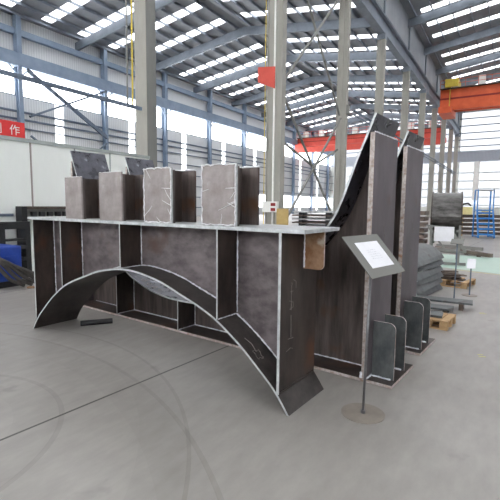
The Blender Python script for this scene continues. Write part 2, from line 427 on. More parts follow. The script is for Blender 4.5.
# ------------------------------------------------------------------ U-shaped girders standing behind (tall horned ends)
tab2 = smooth_tab([(0, .40), (.30, .412), (.6, .465), (.9, .565), (1.1, .665), (1.5, .93), (1.8, 1.19), (2.01, 1.45), (2.10, 1.62), (2.17, 1.80), (2.25, 2.02), (2.345, 2.25), (2.40, 2.39)])
def curve_z(x): return interp(tab2, abs(x+2.63))
def horned(loc, rz, label):
    o = empty('horned_girder', loc, rz); tag(o, label, 'steel girder')
    Wd = .62; wb = .30
    B().box(-5.26, 0, 0, Wd+.02, .004, .032, thin='z').build('base_flange', [M['dark'], M['rustcut']], o, bevel=.002)
    cv = [(-2.63-d, z) for d, z in reversed(tab2)]+[(-2.63+d, z) for d, z in tab2[1:]]
    B().sheet(cv, .02, 0, Wd-.02, up=1).build('curved_plate', [M['shine'], M['cut']], o)
    xs = [-4.99+4.72*i/80 for i in range(81)]
    B().strip([(x, .032) for x in xs], [(x, min(curve_z(x), 2.24)) for x in xs], wb, wb+.012).build('web_plate', [M['webstreak'], M['cut']], o)
    for x in (-5.0, -.26):
        e = B().box(x-.022, x+.022, 0, Wd-.02, .032, 2.235, thin='x').build('end_plate', [M['endplate'], M['rustcut']], o, bevel=.002)
    for x in (-3.94, -2.69, -1.38):
        B().box(x-.007, x+.007, 0, wb, .032, curve_z(x)+.002, thin='x').build('stiffener', [M['dark'], M['cut']], o)
        B().box(x-.007, x+.007, wb+.012, Wd-.02, .032, curve_z(x)+.002, thin='x').build('stiffener', [M['dark'], M['cut']], o)
        bead(o, [(x+.01, .01, .036), (x+.01, wb-.01, .036)], .005)
        bead(o, [(x+.011, wb-.004, .04), (x+.011, wb-.004, curve_z(x)-.01)], .005)
    bead(o, [(-4.9, wb-.004, .036), (-.3, wb-.004, .036)], .007)
    bead(o, [(-.285, .0, .036), (-.285, 0, .09)], .014)
    bead(o, [(-.235, .01, .035), (-.235, Wd-.03, .035)], .008)
    bead(o, [(-.24, .0, 2.238), (-.24, Wd-.04, 2.238)], .007)
    for s, px in ((1, -.26), (-1, -5.0)):
        for y in (.12, .42):
            pts = rounded(.03, .235, .032, .555, .06, 'tr')
            pts = [(px+s*p[0], p[1]) for p in pts]
            if s < 0: pts = pts[::-1]
            lg = B().poly(pts, y, y+.016).build('lug', [M['lug'], M['rustcut']], o)
            bead(o, [(px+s*.03, y-.004, .037), (px+s*.21, y-.004, .037)], .009)
    chalk(o, [[(-.236, .3, 1.42), (-.236, .31, 1.36), (-.236, .34, 1.35), (-.236, .33, 1.30)], [(-.236, .28, 1.12), (-.236, .30, 1.09)]])
    return o
H2 = horned((-.80, 3.71, 0), -math.radians(5.5), 'tall horned steel girder standing directly behind the tilted sign board')
H3 = copy_tree(H2); H3.location = (-.74, 4.74, 0)
H3['label'] = 'tall horned steel girder farther back, just right of the nearer horned girder'
# chalk number on the near curved plate, seen through the arch
st = []
for x0, kind in ((-3.46, 'six'), (-3.34, 'zero'), (-3.24, 'zero'), (-3.12, 'zero')):
    pts = []
    for k in range(9):
        a = k*PI/4; x = x0+.03*math.cos(a); y = .10+.035*math.sin(a)
        pts.append((x, y, curve_z(x)+.026))
    if kind == 'six': pts += [(x0+.02, .15, curve_z(x0+.02)+.026), (x0+.04, .19, curve_z(x0+.04)+.026)]
    st.append(pts)
chalk(H2, st, .003)

# round bar lying under the arch
B().tube([(-4.72, 3.48, .036), (-4.48, 3.8, .036)], .035, 14).build('steel_bar', M['black'], smooth=False)
tag(bpy.data.objects['steel_bar'], 'short black round steel bar lying on the floor under the arch', 'steel bar')

# ------------------------------------------------------------------ sign stand in front
S = empty('sign_stand', (-.885, 3.15, 0)); tag(S, 'tilted grey sign board with a white sheet on a thin pole with round base', 'sign stand')
b = B(); 
b.tube([(0, 0, 0), (0, 0, .006)], .165, 40)
b.build('base_disc', M['basemetal'], S)
B().tube([(0, 0, .006), (0, 0, .03)], .018, 16).build('socket', M['pole'], S, smooth=False)
B().tube([(0, 0, .01), (.0, .07, 1.2)], .0105, 14).build('pole', M['pole'], S, smooth=True)
al, ta, bw, bl = 1.347, .83, .53, .38
h = Vector((math.cos(al), math.sin(al), 0)); g = Vector((h.y, -h.x, 0)); dn = g*math.cos(ta)+Vector((0, 0, -math.sin(ta))); nrm = h.cross(dn)*-1
if nrm.z < 0: nrm = -nrm
bc = Vector((.013, .09, 1.23))
def plate(c, w, l, t, name, m, parent, off=0.):
    P = []
    for dz in (off, off+t):
        for (a, e) in ((-1, 1), (1, 1), (1, -1), (-1, -1)):
            P.append(c+h*a*w/2+dn*e*l/2+nrm*dz)
    return B().hexa(P).build(name, M[m], parent, bevel=.0008)
bd = plate(bc, bw, bl, .006, 'board', 'grey_sign', S)
sh = plate(bc+h*.005+dn*-.005, .34, .235, .001, 'sheet', 'paper', bd, .007)
lines = B()
for r in range(5):
    for k in range(6):
        if random.random() < .25: continue
        c = bc+h*(-.07+k*.026)+dn*(-.045+r*.02); a = c+nrm*.0088
        lines.bar(a, a+h*random.uniform(.010, .021)+dn*random.uniform(-.004, .004), .004, .0006)
lines.build('faint_writing', M['ink'], bd)

# ------------------------------------------------------------------ setting: floor
f = B().box(-37, 22, -14, 96, -.3, 0).build('floor', M['floor']); tag(f, kind='structure')

BAY = 9.0; Y0 = 9.8; XW = -37.; XC = -10.0; XR = 22.; YE = 96.
# left wall: cladding, window band, translucent strips
postY = [Y0+3.1+BAY*k for k in range(-3, 10)]       # 21.9, 30.9 ...
postY = [y+0 for y in [21.7-27+BAY*k for k in range(0, 12)]]
wl = B()
for y in postY:
    s0, s1 = y+3.55, y+4.5
    ya, yb = max(y-0, -14), min(y+BAY, YE)
    for a, c in ((ya, min(s0, yb)), (s1, yb)):
        if c > a:
            if y > 57: wl.box(XW-.12, XW, a, c, 0, 1.2); wl.box(XW-.12, XW, a, c, 3.4, 10.75)
            else: wl.box(XW-.12, XW, a, c, 0, 10.75)
    if s1 < YE: wl.box(XW-.12, XW, s0, s1, 0, .6)
wl.box(XW-.12, XW, -14, postY[0], 0, 10.75)
wl.box(XW-.12, XW, -14, YE, 13.15, 17.6)
wo = wl.build('wall_left', M['cladding']); tag(wo, kind='structure')
n = 1
for y in postY:
    a, c = y+.15, min(y+BAY-.15, YE)
    if c-a < 1: continue
    w = B().box(XW-.07, XW-.05, a, c, 10.75, 13.15).build('window_%d' % n, M['glass']); tag(w, kind='structure'); n += 1
    fr = B().box(XW-.1, XW-.02, y-.15, y+.15, 10.75, 13.15).box(XW-.1, XW-.02, y, min(y+BAY, YE), 10.75, 10.85).build('window_frame', M['girt'], w)
    if y+4.5 < YE:
        w = B().box(XW-.07, XW-.05, y+3.55, y+4.5, .6, 10.75).build('window_%d' % n, M['poly']); tag(w, kind='structure'); n += 1
    if y > 57:
        for a, c in ((y+.1, y+3.55), (y+4.5, min(y+BAY, YE))):
            w = B().box(XW-.07, XW-.05, a, c, 1.2, 3.4).build('window_%d' % n, M['glass']); tag(w, kind='structure'); n += 1
t = 1
for z in (1.2, 2.6, 4.0, 5.4, 6.75, 8.05, 8.8, 9.45):
    hgt = .10 if z < 8.7 else .16
    g_ = B().box(XW+.02, XW+.16, -14, YE, z-hgt/2, z+hgt/2).build('trim_%d' % t, M['girt']); tag(g_, kind='structure'); t += 1
# crane runway beam on the left wall posts and eave girder
g_ = B().box(XW+.1, XW+.7, -14, YE, 13.1, 14.2).build('trim_%d' % t, M['bluegrey']); tag(g_, kind='structure'); t += 1
g_ = B().box(XW+.1, XW+.5, -14, YE, 15.7, 16.2).build('trim_%d' % t, M['bluegrey']); tag(g_, kind='structure'); t += 1
places = ['beside the red banner', 'next beyond the one beside the red banner', 'seen just right of the first near column', 'seen above the third stub', 'seen above the rightmost stub', 'seen just left of the second near column']
kk = 0
for i, y in enumerate(postY):
    if y < 12 or y > 95: continue
    o = empty('wall_post', (XW+.45, y, 0))
    lab = 'blue-grey steel post along the far left wall, '+(places[kk] if kk < len(places) else 'small one beyond the second near column'); kk += 1
    tag(o, lab, 'post', 'steel posts along the far left wall')
    B().box(-.28, -.25, -.18, .18, 0, 13.1).box(.2, .23, -.18, .18, 0, 13.1).box(-.25, .2, -.01, .01, 0, 13.1).build('shaft', M['bluegrey'], o)
    bars('knee_brace', M['bluegrey'], o, [((.1, -.9, 13.1), (.1, 0, 12.2), .12), ((.1, .9, 13.1), (.1, 0, 12.2), .12)])
    B().box(-.3, .3, -.2, .2, 14.2, 17.4).build('upper_shaft', M['bluegrey'], o)
# X bracing between the first two seen posts
def brace(pairs, loc, label, m='girt', w=.14, nm='cross_brace'):
    o = empty(nm, loc); tag(o, label, 'bracing')
    for a, c in pairs: B().bar(Vector(a)-Vector(loc), Vector(c)-Vector(loc), w).build('diagonal_rod', M[m], o)
    return o
brace([((XW+.86, 22.2, 13.0), (XW+.86, 30.5, 8.5)), ((XW+.98, 22.2, 9.0), (XW+.98, 30.5, 13.0)), ((XW+.86, 22.2, 12.8), (XW+.86, 30.5, 8.3))],
      (XW+.86, 26.3, 8.3), 'large X of angle braces on the far left wall right of the red banner', w=.17)
brace([((XW+.86, 22.3, 7.4), (XW+.86, 26, 5.0)), ((XW+.86, 30.5, 7.8), (XW+.86, 27, 5.0))], (XW+.86, 26.3, 5.0), 'lower V of angle braces just above the white partition')

# end wall
we = B()
we.box(XW, XR, YE, YE+.15, 0, 1.6, 0)
for x0, x1 in ((XW, -36), (-10.6, -9.6), (21.5, XR)): we.box(x0, x1, YE, YE+.15, 1.6, 10.6, 0)
we.box(XW, XR, YE, YE+.15, 10.6, 12.7, 1)
we.box(XW, XR, YE, YE+.15, 20.2, 24.5, 0)
for x0, x1 in ((XW, -36), (-10.6, -9.6), (21.5, XR)): we.box(x0, x1, YE, YE+.15, 12.7, 20.2, 0)
o = we.build('wall_back', [M['claddingx'], M['bandgrey']]); tag(o, kind='structure')
for x0, x1 in ((-36, -10.6), (-9.6, 21.5)):
    w = B().box(x0, x1, YE+.05, YE+.08, 12.7, 20.2).build('window_%d' % n, M['polyend']); tag(w, kind='structure'); n += 1
    w = B().box(x0, x1, YE+.05, YE+.08, 1.6, 10.6).build('window_%d' % n, M['polydim']); tag(w, kind='structure'); n += 1  # lower panel added as translucent in place of white panels, to brighten them
for z in (2.0, 3.6, 5.2, 6.8, 8.4, 13.6, 14.9, 16.2, 17.6, 19.0):
    g_ = B().box(XW, XR, YE-.12, YE-.02, z-.09, z+.09).build('trim_%d' % t, M['girt' if z > 10 else 'partframe']); tag(g_, kind='structure'); t += 1
w = B().box(-6.9, -5.9, YE-.2, YE-.15, 3.0, 10.6).build('trim_%d' % t, M['white']); tag(w, kind='structure'); t += 1
b = B().box(XW, XR, -14.15, -14, 0, 5).box(XW, XR, -14.15, -14, 9.5, 24.5)
for x0, x1 in ((XW, -34), (-28, -24), (-18, -14), (-8, -4), (2, 6), (12, 16), (20, XR)): b.box(x0, x1, -14.15, -14, 5, 9.5)
o = b.build('wall_front_unseen', M['cladding']); tag(o, kind='structure')  # unseen wall added behind the camera to cut the light from there
for x0, x1 in ((-34, -28), (-24, -18), (-14, -8), (-4, 2), (6, 12), (16, 20)):
    w = B().box(x0, x1, -14.1, -14.07, 5, 9.5).build('window_%d' % n, M['glass']); tag(w, kind='structure'); n += 1  # unseen openings that let only part of that light in
o = B().box(XR, XR+.15, -14, YE, 0, 20.).build('wall_right_unseen', M['cladding']); tag(o, kind='structure')  # unseen windowless wall added to keep the right side darker

# ceilings: two spans with roof light strips and purlins
def roof_z(x):
    if x < XC: return 17.3+1.9*(1-abs(x+23.4)/13.6)
    return 20.3+2.2*(1-abs(x-6.1)/15.9)
def span(x0, x1, name, kind_n):
    xr = (x0+x1)/2
    rb = B(); sk = []
    y = -14.
    lights = [(-14+1.5+3.6*k, -14+1.5+3.6*k+1.05) for k in range(30)]
    y = -14.
    for a, c in lights+[(YE, YE)]:
        a = min(a, YE)
        for xa, xb in ((x0, xr), (xr, x1)):
            za, zb = roof_z(xa+(.001 if xa == x0 else 0)), roof_z(xb-(.001 if xb == x1 else 0))
            if a > y: rb.hexa([(xa, y, za), (xb, y, zb), (xb, a, zb), (xa, a, za), (xa, y, za+.08), (xb, y, zb+.08), (xb, a, zb+.08), (xa, a, za+.08)])
            if a < YE:
                m0 = .08*(xb-xa); za2 = roof_z(xa+m0); zb2 = roof_z(xb-m0)
                rb.hexa([(xa, a, za), (xa+m0, a, za2), (xa+m0, c, za2), (xa, c, za), (xa, a, za+.08), (xa+m0, a, za2+.08), (xa+m0, c, za2+.08), (xa, c, za+.08)])
                rb.hexa([(xb-m0, a, zb2), (xb, a, zb), (xb, c, zb), (xb-m0, c, zb2), (xb-m0, a, zb2+.08), (xb, a, zb+.08), (xb, c, zb+.08), (xb-m0, c, zb2+.08)])
                sk.append([(xa+m0, a, za2), (xb-m0, a, zb2), (xb-m0, c, zb2), (xa+m0, c, za2)])
        y = c
        if a >= YE: break
    ce = rb.build(name, M['roof']); tag(ce, kind='structure')
    sb = B()
    for q in sk: sb.hexa([(p[0], p[1], p[2]+.02) for p in q]+[(p[0], p[1], p[2]+.04) for p in q])
    sb.build('roof_light', M['skylight'], ce)
    k = 0; x = x0+.8
    while x < x1-.3:
        z = roof_z(x)-.14
        B().box(x-.05, x+.05, -14, YE, z-.11, z+.11).build('purlin', M['purlin'], ce); x += 1.5
    yy = Y0+(-1)*BAY
    while yy < YE-1:
        bb = B()
        for xa, xb in ((x0, xr), (xr, x1)):
            za, zb = roof_z(xa+.001)-.3, roof_z(xb-.001)-.3
            bb.hexa([(xa, yy-.12, za-.75), (xb, yy-.12, zb-.75), (xb, yy+.12, zb-.75), (xa, yy+.12, za-.75), (xa, yy-.12, za), (xb, yy-.12, zb), (xb, yy+.12, zb), (xa, yy+.12, za)])
        bb.build('rafter', M['purlin'], ce); yy += BAY
    return ce
span(XW, XC, 'ceiling', 1)
span(XC, XR, 'ceiling', 2)
# clerestory wall between the two roof heights
o = B().box(XC-.08, XC+.08, -14, YE, 17.4, 20.3).build('trim_%d' % t, M['roof']); tag(o, kind='structure'); t += 1
# runway beam along the column row
o = B().box(XC-.3, XC+.3, -14, YE, 15.6, 15.68).box(XC-.3, XC+.3, -14, YE, 16.9, 16.98).box(XC-.02, XC+.02, -14, YE, 15.68, 16.9).build('trim_%d' % t, M['purlin']); tag(o, kind='structure'); t += 1

# near column row
desc = ['pale grey building column rising behind the white partition', 'pale ribbed building column behind the right part of the arched girder flange',
        'pale grey column left of the horned girders', 'pale grey column seen just above the near horned tip', 'pale column between the two horned tips',
        'first column right of the farther horned tip', 'second column right of the farther horned tip']
COLY = [10.0, 18.6, 27.85, 36.8, 46.5, 56., 65.2, 74.5, 84., 93.]
for k in range(0, 10):
    y = COLY[k]
    w = .5 if k == 0 else (.82 if k == 1 else .66); d = .42
    o = empty('building_column', (XC, y, 0))
    tag(o, desc[k] if k < len(desc) else 'distant pale column of the far end of the row above the steel drum', 'column', 'columns of the long row')
    if k == 0:
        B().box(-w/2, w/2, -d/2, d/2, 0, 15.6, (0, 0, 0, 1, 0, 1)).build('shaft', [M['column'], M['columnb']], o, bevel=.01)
    else:
        boxes('flange', M['column'], o, [(-w/2, -w/2+.06, -d/2, d/2, 0, 15.6), (w/2-.06, w/2, -d/2, d/2, 0, 15.6)])
        B().box(-w/2+.06, w/2-.06, -d/2+.05, d/2-.05, 0, 15.6).build('shaft', [M['column']], o)
        B().box(-.03, .05, -d/2-.01, -d/2+.05, 0, 15.6).build('rib', M['white' if k == 1 else 'column'], o)
    B().box(-w/2-.1, w/2+.1, -d/2-.1, d/2+.1, 0, .04).build('base_plate', M['purlin'], o)
    B().box(-.35, .35, -.3, .3, 15.2, 15.6).build('bracket', M['purlin'], o)
    B().box(-.2, .2, -.15, .15, 16.98, 20.2).build('upper_shaft', M['purlin'], o)
# rod bracing between 2nd and 3rd column
yb, yc = 18.6+.45, 27.85-.45
brace([((XC, yb, 7.3), (XC, yc, .3)), ((XC+.08, yb, .3), (XC+.08, yc, 7.3)), ((XC, yb, 15.2), (XC, yc, 7.5)), ((XC+.08, yb, 7.5), (XC+.08, yc, 15.2)), ((XC-.08, yb, 4.9), (XC-.08, yb+4.4, 3.9)), ((XC-.08, yc, 5.3), (XC-.08, yb+4.4, 3.9))],
      (XC, yb, 0), 'crossed steel rods between the ribbed column and the next column', 'columnb', .1)
# service rails along the row
o = B().bar((XC+.45, 29, 8.05), (XC+.45, 90, 8.05), .1).bar((XC+.45, 29, 7.75), (XC+.45, 90, 7.75), .07).build('service_rail', M['girt'])
tag(o, 'dark double service rail running along the long column row on the right', 'rail')
for k in range(2, 9):
    B().box(XC+.33, XC+.5, COLY[k]-.12, COLY[k]+.12, 7.6, 8.2).build('clamp', M['columnb'], o)
o = B().bar((XC+.1, -6, 4.5), (XC+.1, 9.7, 4.5), .07, .1).build('hoist_rail', M['girt'])
tag(o, 'thin dark rail running from the camera side to the first near column', 'rail')
for k, yy in enumerate((9.35, 9.15)):
    o = B().tube([(XC+.1, yy, 4.5), (XC+.1, yy+.02, 7), (XC+.1, yy, 15.5)], .025, 8).build('hanging_cable', M['yellow' if k == 0 else 'columnb'])
    tag(o, ('yellow' if k == 0 else 'pale grey')+' cable hanging down to the rail beside the first near column', 'cable')
o = B().tube([(-10.55, 18.5, 0), (-10.55, 18.5, 8), (-10.55, 18.5, 15.5)], .02, 8).build('air_hose', M['yellow']); tag(o, 'yellow hose running up the left side of the ribbed column', 'hose')

# electrical box on ribbed column
o = empty('switch_box', (-10.05, 18.38, 1.26)); tag(o, 'white switch box with two dark red labels on the ribbed column', 'switch box')
B().box(-.4, .42, -.2, -.02, 0, .52).build('casing', M['white'], o, bevel=.01)
for z in (.06, .30): B().box(.08, .33, -.215, -.2, z, z+.15).build('label_plate', M['darkred'], o)
# red board on the ribbed column near the roof
o = empty('red_board', (-10.35, 18.36, 7.1)); tag(o, 'red board hanging beside the top of the ribbed column', 'sign board')
B().hexa([(-.5, -.05, .4), (.42, -.05, 0), (.42, 0, 0), (-.5, 0, .4), (-.5, -.05, 1.1), (.42, -.05, 1.0), (.42, 0, 1.0), (-.5, 0, 1.1)]).build('panel', M['red'], o)

# banner with two characters on the far left wall
o = empty('red_banner', (XW+.79, 20.3, 7.1)); tag(o, 'red cloth banner with white characters on the far left wall', 'banner')
B().box(-.04, 0, -6.5, 1.5, -.05, 1.3).build('cloth', M['bannerred'], o)
for yy in (-5.2, -1.0): B().box(-.63, -.04, yy, yy+.06, 1.15, 1.21).build('hanger', M['girt'], o)
for tx, yy in (('制', -1.35), ('作', .15)):
    cu = bpy.data.curves.new('lettering', 'FONT'); cu.body = tx; cu.size = .92; cu.extrude = .004
    cu.materials.append(M['white'])
    tmp = bpy.data.objects.new('tmp_text', cu); COL.objects.link(tmp)
    me = bpy.data.meshes.new_from_object(tmp.evaluated_get(bpy.context.evaluated_depsgraph_get())); COL.objects.unlink(tmp); bpy.data.objects.remove(tmp)
    to = bpy.data.objects.new('lettering', me); COL.objects.link(to); to.parent = o
    to.location = (.012, yy, .25); to.rotation_euler = (PI/2, 0, PI/2)

# partition --------------------------------------------------------
o = empty('partition_screen', (-9.4, 2, 0)); tag(o, 'long white panel partition with grey rails standing on the left', 'partition')
b = B(); y = -4.0
XP = 0
b.box(-.04, 0, -8, 7.5, .02, 2.95).build('panel', M['partition'], o)
B().box(-.07, .03, -8, 7.5, 2.95, 3.03).build('top_rail', M['partframe'], o)
B().box(0, .03, -8, 3.3, 1.30, 1.36).build('middle_rail', M['girt'], o)
for yy in (2.95, 3.75, 4.9, 6.0):
    B().box(0, .012, yy, yy+.035, .02, 2.95).build('joint_strip', M['joint' if yy in (3.75,) else 'partframe'], o)

# left corner items ------------------------------------------------
o = empty('slotted_rack', (-8.93, 4.68, 0)); tag(o, 'black slotted steel frame leaning upright left of the arched girder', 'rack')
boxes('upright', M['black'], o, [(-.1, .1, .0, .12, 0, 1.18), (-.1, .1, .55, .66, 0, 1.2)])
boxes('cross_bar', M['black'], o, [(-.1, .1, .12, .55, 1.05, 1.2), (-.1, .1, .12, .55, .62, .70), (-.1, .1, .12, .55, .36, .44), (-.1, .1, .12, .55, .0, .1), (-.1, .1, .12, .55, .80, .84)])
o = empty('slotted_rack', (-9.22, 5.45, 0)); tag(o, 'taller black frame behind with a row of dark slots along its top', 'rack')
boxes('upright', M['black'], o, [(-.12, .12, -.12, 0, 0, 1.52), (-.12, .12, 1.5, 1.6, 0, 1.5)])
boxes('cross_bar', M['scrap'], o, [(-.1, .1, 0, 1.5, 1.46, 1.52), (-.1, .1, 0, 1.5, 1.22, 1.27)])
for k in range(7): B().box(-.08, .08, .14+k*.2, .25+k*.2, 1.28, 1.40).build('block', M['black'], o)
B().box(-.06, .0, .0, 1.5, 1.27, 1.46).build('back_panel', M['columnb'], o)
o = empty('welding_machine', (-8.35, 4.35, 0)); tag(o, 'royal blue welding machine on the left edge behind grey hoses', 'welding machine')
B().box(-.35, .35, -.9, .3, .12, .78).build('casing', M['royal'], o, bevel=.03)
B().box(-.3, .3, -.85, .25, .0, .12).build('skid', M['black'], o)
B().box(.35, .36, -.2, .2, .25, .6).build('side_panel', M['royal'], o)
B().tube([(-.2, -.5, .78), (-.2, -.5, .95), (-.2, .1, .95), (-.2, .1, .78)], .02, 8).build('handle', M['hose'], o)
for i in range(5):
    dx, dy = .11*i, .13*i-.35
    ctl = [(-8.12, 3.55+dy, .30), (-8.1+dx*.3, 3.85+dy, .92-.09*i), (-7.95+dx*.3, 4.15+dy, .86-.10*i), (-7.88+dx*.3, 4.42+dy, .52-.05*i), (-7.84+dx*.3, 4.65+dy, .18), (-7.8+dx*.3, 4.9+dy, .04)]
    pts = []
    for q in range(len(ctl)-1):
        for u_ in range(4): pts.append(Vector(ctl[q]).lerp(Vector(ctl[q+1]), u_/4))
    pts = [pts[0]]+[(pts[j-1]+pts[j]*2+pts[j+1])/4 for j in range(1, len(pts)-1)]+[Vector(ctl[-1])]
    o = B().tube(pts, .035, 10).build('welding_hose', M['hose'], smooth=True)
    tag(o, 'dusty grey welding hose draped over the blue machine', 'hose', 'hoses draped over the blue machine')
o = B().box(-.6, .6, -.05, .05, 0, .03).build('flat_bar', M['rust'], None, (-7.2, 4.9, 0), .6); tag(o, 'rusty flat bar on the floor in front of the blue machine', 'steel bar')

# cranes -----------------------------------------------------------
def crane(loc, L, m, label, gh=1.5):
    o = empty('bridge_crane', loc); tag(o, label, 'crane')
    B().box(0, L, -1.1, -.6, 0, gh).build('girder', M[m], o)
    B().box(0, L, 1.0, 1.5, .15, gh).build('girder', M[m], o)
    B().box(0, L, -1.15, -.55, gh*.52, gh*.60).build('stiffening_rib', M['darkred'], o)
    B().box(0, L, -1.6, -.6, gh+.02, gh+.1).build('walkway', M['scrap'], o)
    rb = B()
    for z in (gh+.6, gh+1.1): rb.box(0, L, -1.6, -1.56, z, z+.05)
    x = 0
    while x <= L-.05: rb.box(x, x+.05, -1.6, -1.56, gh+.1, gh+1.15); x += 1.5
    rb.build('handrail', M[m], o)
    for x in (.4, L-1.2):
        B().box(x-.4, x+1.2, -2.2, 2.6, -.5, .3).build('end_carriage', M[m], o)
    for i in range(int(L/3.2)):
        B().box(1.3+i*3.2, 2.1+i*3.2, -1.5, -.7, gh+.1, gh+1.25).build('control_cabinet', M['white'], o)
    return o
c1 = crane((-9.2, 65, 14.5), 30.6, 'orange', 'orange overhead bridge crane high up at the right', 2.7)
tr = B().box(.6, 2.2, -1.8, 1.3, 2.9, 3.9).build('trolley', M['yellow'], c1)
B().tube([(1.2, -1.3, 2.9), (1.2, -1.3, .4)], .06, 8).build('hook_block', M['yellow'], c1)
c2 = crane((-36.2, 77.6, 12.9), 26, 'red', 'red overhead bridge crane in the far left span, seen between the columns', 1.5)
B().box(0, 26, -2.4, -1.9, -1.3, -.35).build('lower_girder', M['red'], c2)

# drum on its cradle ------------------------------------------------
o = empty('steel_drum', (-1.62, 13.6, 1.33)); o.rotation_euler = (0, 0, math.radians(7))
tag(o, 'large rolled dark steel drum lying on a cradle behind the horned girders', 'drum')
b = B(); n_ = 48; L_ = .38; R_ = .68
for i in range(n_):
    a0, a1 = 2*PI*i/n_, 2*PI*(i+1)/n_
    q = lambda x, r, a: (x, r*math.cos(a), r*math.sin(a))
    b.hexa([q(-L_, R_-.03, a0), q(L_, R_-.03, a0), q(L_, R_-.03, a1), q(-L_, R_-.03, a1), q(-L_, R_, a0), q(L_, R_, a0), q(L_, R_, a1), q(-L_, R_, a1)])
b.build('shell', M['drum'], o, smooth=False)
for x in (L_, -L_):
    b = B()
    for i in range(n_):
        a0, a1 = 2*PI*i/n_, 2*PI*(i+1)/n_
        q = lambda xx, r, a: (xx, r*math.cos(a), r*math.sin(a))
        b.hexa([q(x-.02, R_-.08, a0), q(x+.02, R_-.08, a0), q(x+.02, R_-.08, a1), q(x-.02, R_-.08, a1), q(x-.02, R_+.035, a0), q(x+.02, R_+.035, a0), q(x+.02, R_+.035, a1), q(x-.02, R_+.035, a1)])
    b.build('end_ring', M['dark'], o)
o = empty('drum_cradle', (-1.62, 13.6, 0), math.radians(7)); tag(o, 'grey welded trestle cradle with a white sheet carrying the steel drum', 'cradle')
for sx in (-1, 1):
    bars('post', M['columnb'], o, [((sx*.36, -.76, 0), (sx*.36, -.76, 1.1), .06), ((sx*.36, .76, 0), (sx*.36, .76, 1.1), .06)])
    bars('saddle', M['columnb'], o, [((sx*.3, -.76, .95), (sx*.3, -.1, .56), .05), ((sx*.3, .76, .95), (sx*.3, .1, .56), .05)])
    B().bar((sx*.36, -.76, .35), (sx*.36, .76, .35), .06).build('cross_bar', M['columnb'], o)
bars('side_rail', M['columnb'], o, [((-.5, -.76, .38), (.55, -.76, .38), .06), ((-.5, -.76, .04), (.55, -.76, .04), .07), ((-.5, -.76, 1.08), (.2, -.76, 1.02), .05)])
bars('side_brace', M['columnb'], o, [((-.45, -.80, 1.05), (.05, -.80, .38), .05), ((.12, -.80, 1.0), (.52, -.80, .40), .07)])
B().box(-.28, .22, -.85, -.835, .66, 1.06).build('paper_sheet', M['paper'], o)

# ladder platform ----------------------------------------------------
o = empty('platform_ladder', (-1.2, 25.4, 0), math.radians(20)); tag(o, 'blue rolling platform ladder in front of the stacked sections at the right', 'ladder')
for sx in (-.38, .38):
    B().bar((sx, -.5, .03), (sx, -.05, 1.45), .07, .07).bar((sx, .45, .03), (sx, .45, 2.5), .06).bar((sx, -.05, 1.45), (sx, -.05, 2.5), .045).bar((sx, -.05, 2.5), (sx, .45, 2.5), .045).bar((sx, -.5, .1), (sx, .45, .1), .06).build('side_frame', M['bluepaint'], o)
for i in range(5):
    t_ = (i+.6)/5.2
    B().box(-.38, .38, -.5+.45*t_-.02, -.5+.45*t_+.14, .03+1.42*t_-.03, .03+1.42*t_+.06).build('tread', M['bluepaint'], o)
B().box(-.4, .4, -.08, .45, 1.42, 1.48).build('platform', M['bluepaint'], o)
B().box(-.38, .38, -.05, .0, 2.46, 2.5).box(-.38, .38, .42, .46, 2.46, 2.5).build('guard_rail', M['columnb'], o)

# stacked sections ---------------------------------------------------
k = 0
stk = ['lowest of the stack', 'second from the bottom', 'middle one of the stack', 'second from the top', 'topmost of the stack']
for r in range(5):
    o = B().box(-3.4, 5.5, -.16, .16, 0, .05).box(-3.4, 5.5, -.16, .16, .14, .17).box(-3.4, 5.5, -.01, .01, .05, .14).build('steel_section', M['pipe'], None, (0.2, 27.2, .08+r*.235), math.radians(12))
    tag(o, 'long brown steel section behind the blue ladder, '+stk[r], 'steel section', 'stacked sections behind the blue ladder')
    if r < 5:
        for sx, wd in ((-2.6, 'left'), (-.2, 'middle'), (2.4, 'right')):
            q = B().box(-.04, .04, -.2, .2, 0, .065 if r else .08).build('wood_spacer', M['wood'], None, (0.2+sx*math.cos(.209), 27.2+sx*math.sin(.209), (.015+r*.235) if r else 0), math.radians(12))
            tag(q, 'small timber spacer between the stacked brown sections', 'spacer', 'timber spacers between the stacked sections')
for i, (x, w_, m_, lb) in enumerate(((-2.2, .62, 'cream', 'cream carton standing on the stacked sections left of the blue ladder'), (-1.15, .5, 'cream', 'cream carton on the stacked sections right behind the ladder'), (.35, .7, 'cream', 'cream carton on the stacked sections at the right edge'))):
    q = B().box(-w_/2, w_/2, -.2, .2, 0, .42 if i == 0 else .26).build('carton', M[m_], None, (x, 27.2+(x-.2)*.2126, 1.195), math.radians(12), bevel=.01); tag(q, lb, 'carton')
q = B().tube([(-2.45, 26.64, 1.66), (-2.3, 26.64, 1.78), (-2.1, 26.67, 1.82), (-1.95, 26.7, 1.68)], .05, 8).build('coiled_cable', M['black'], smooth=True); tag(q, 'black cable heap on the cream carton', 'cable')

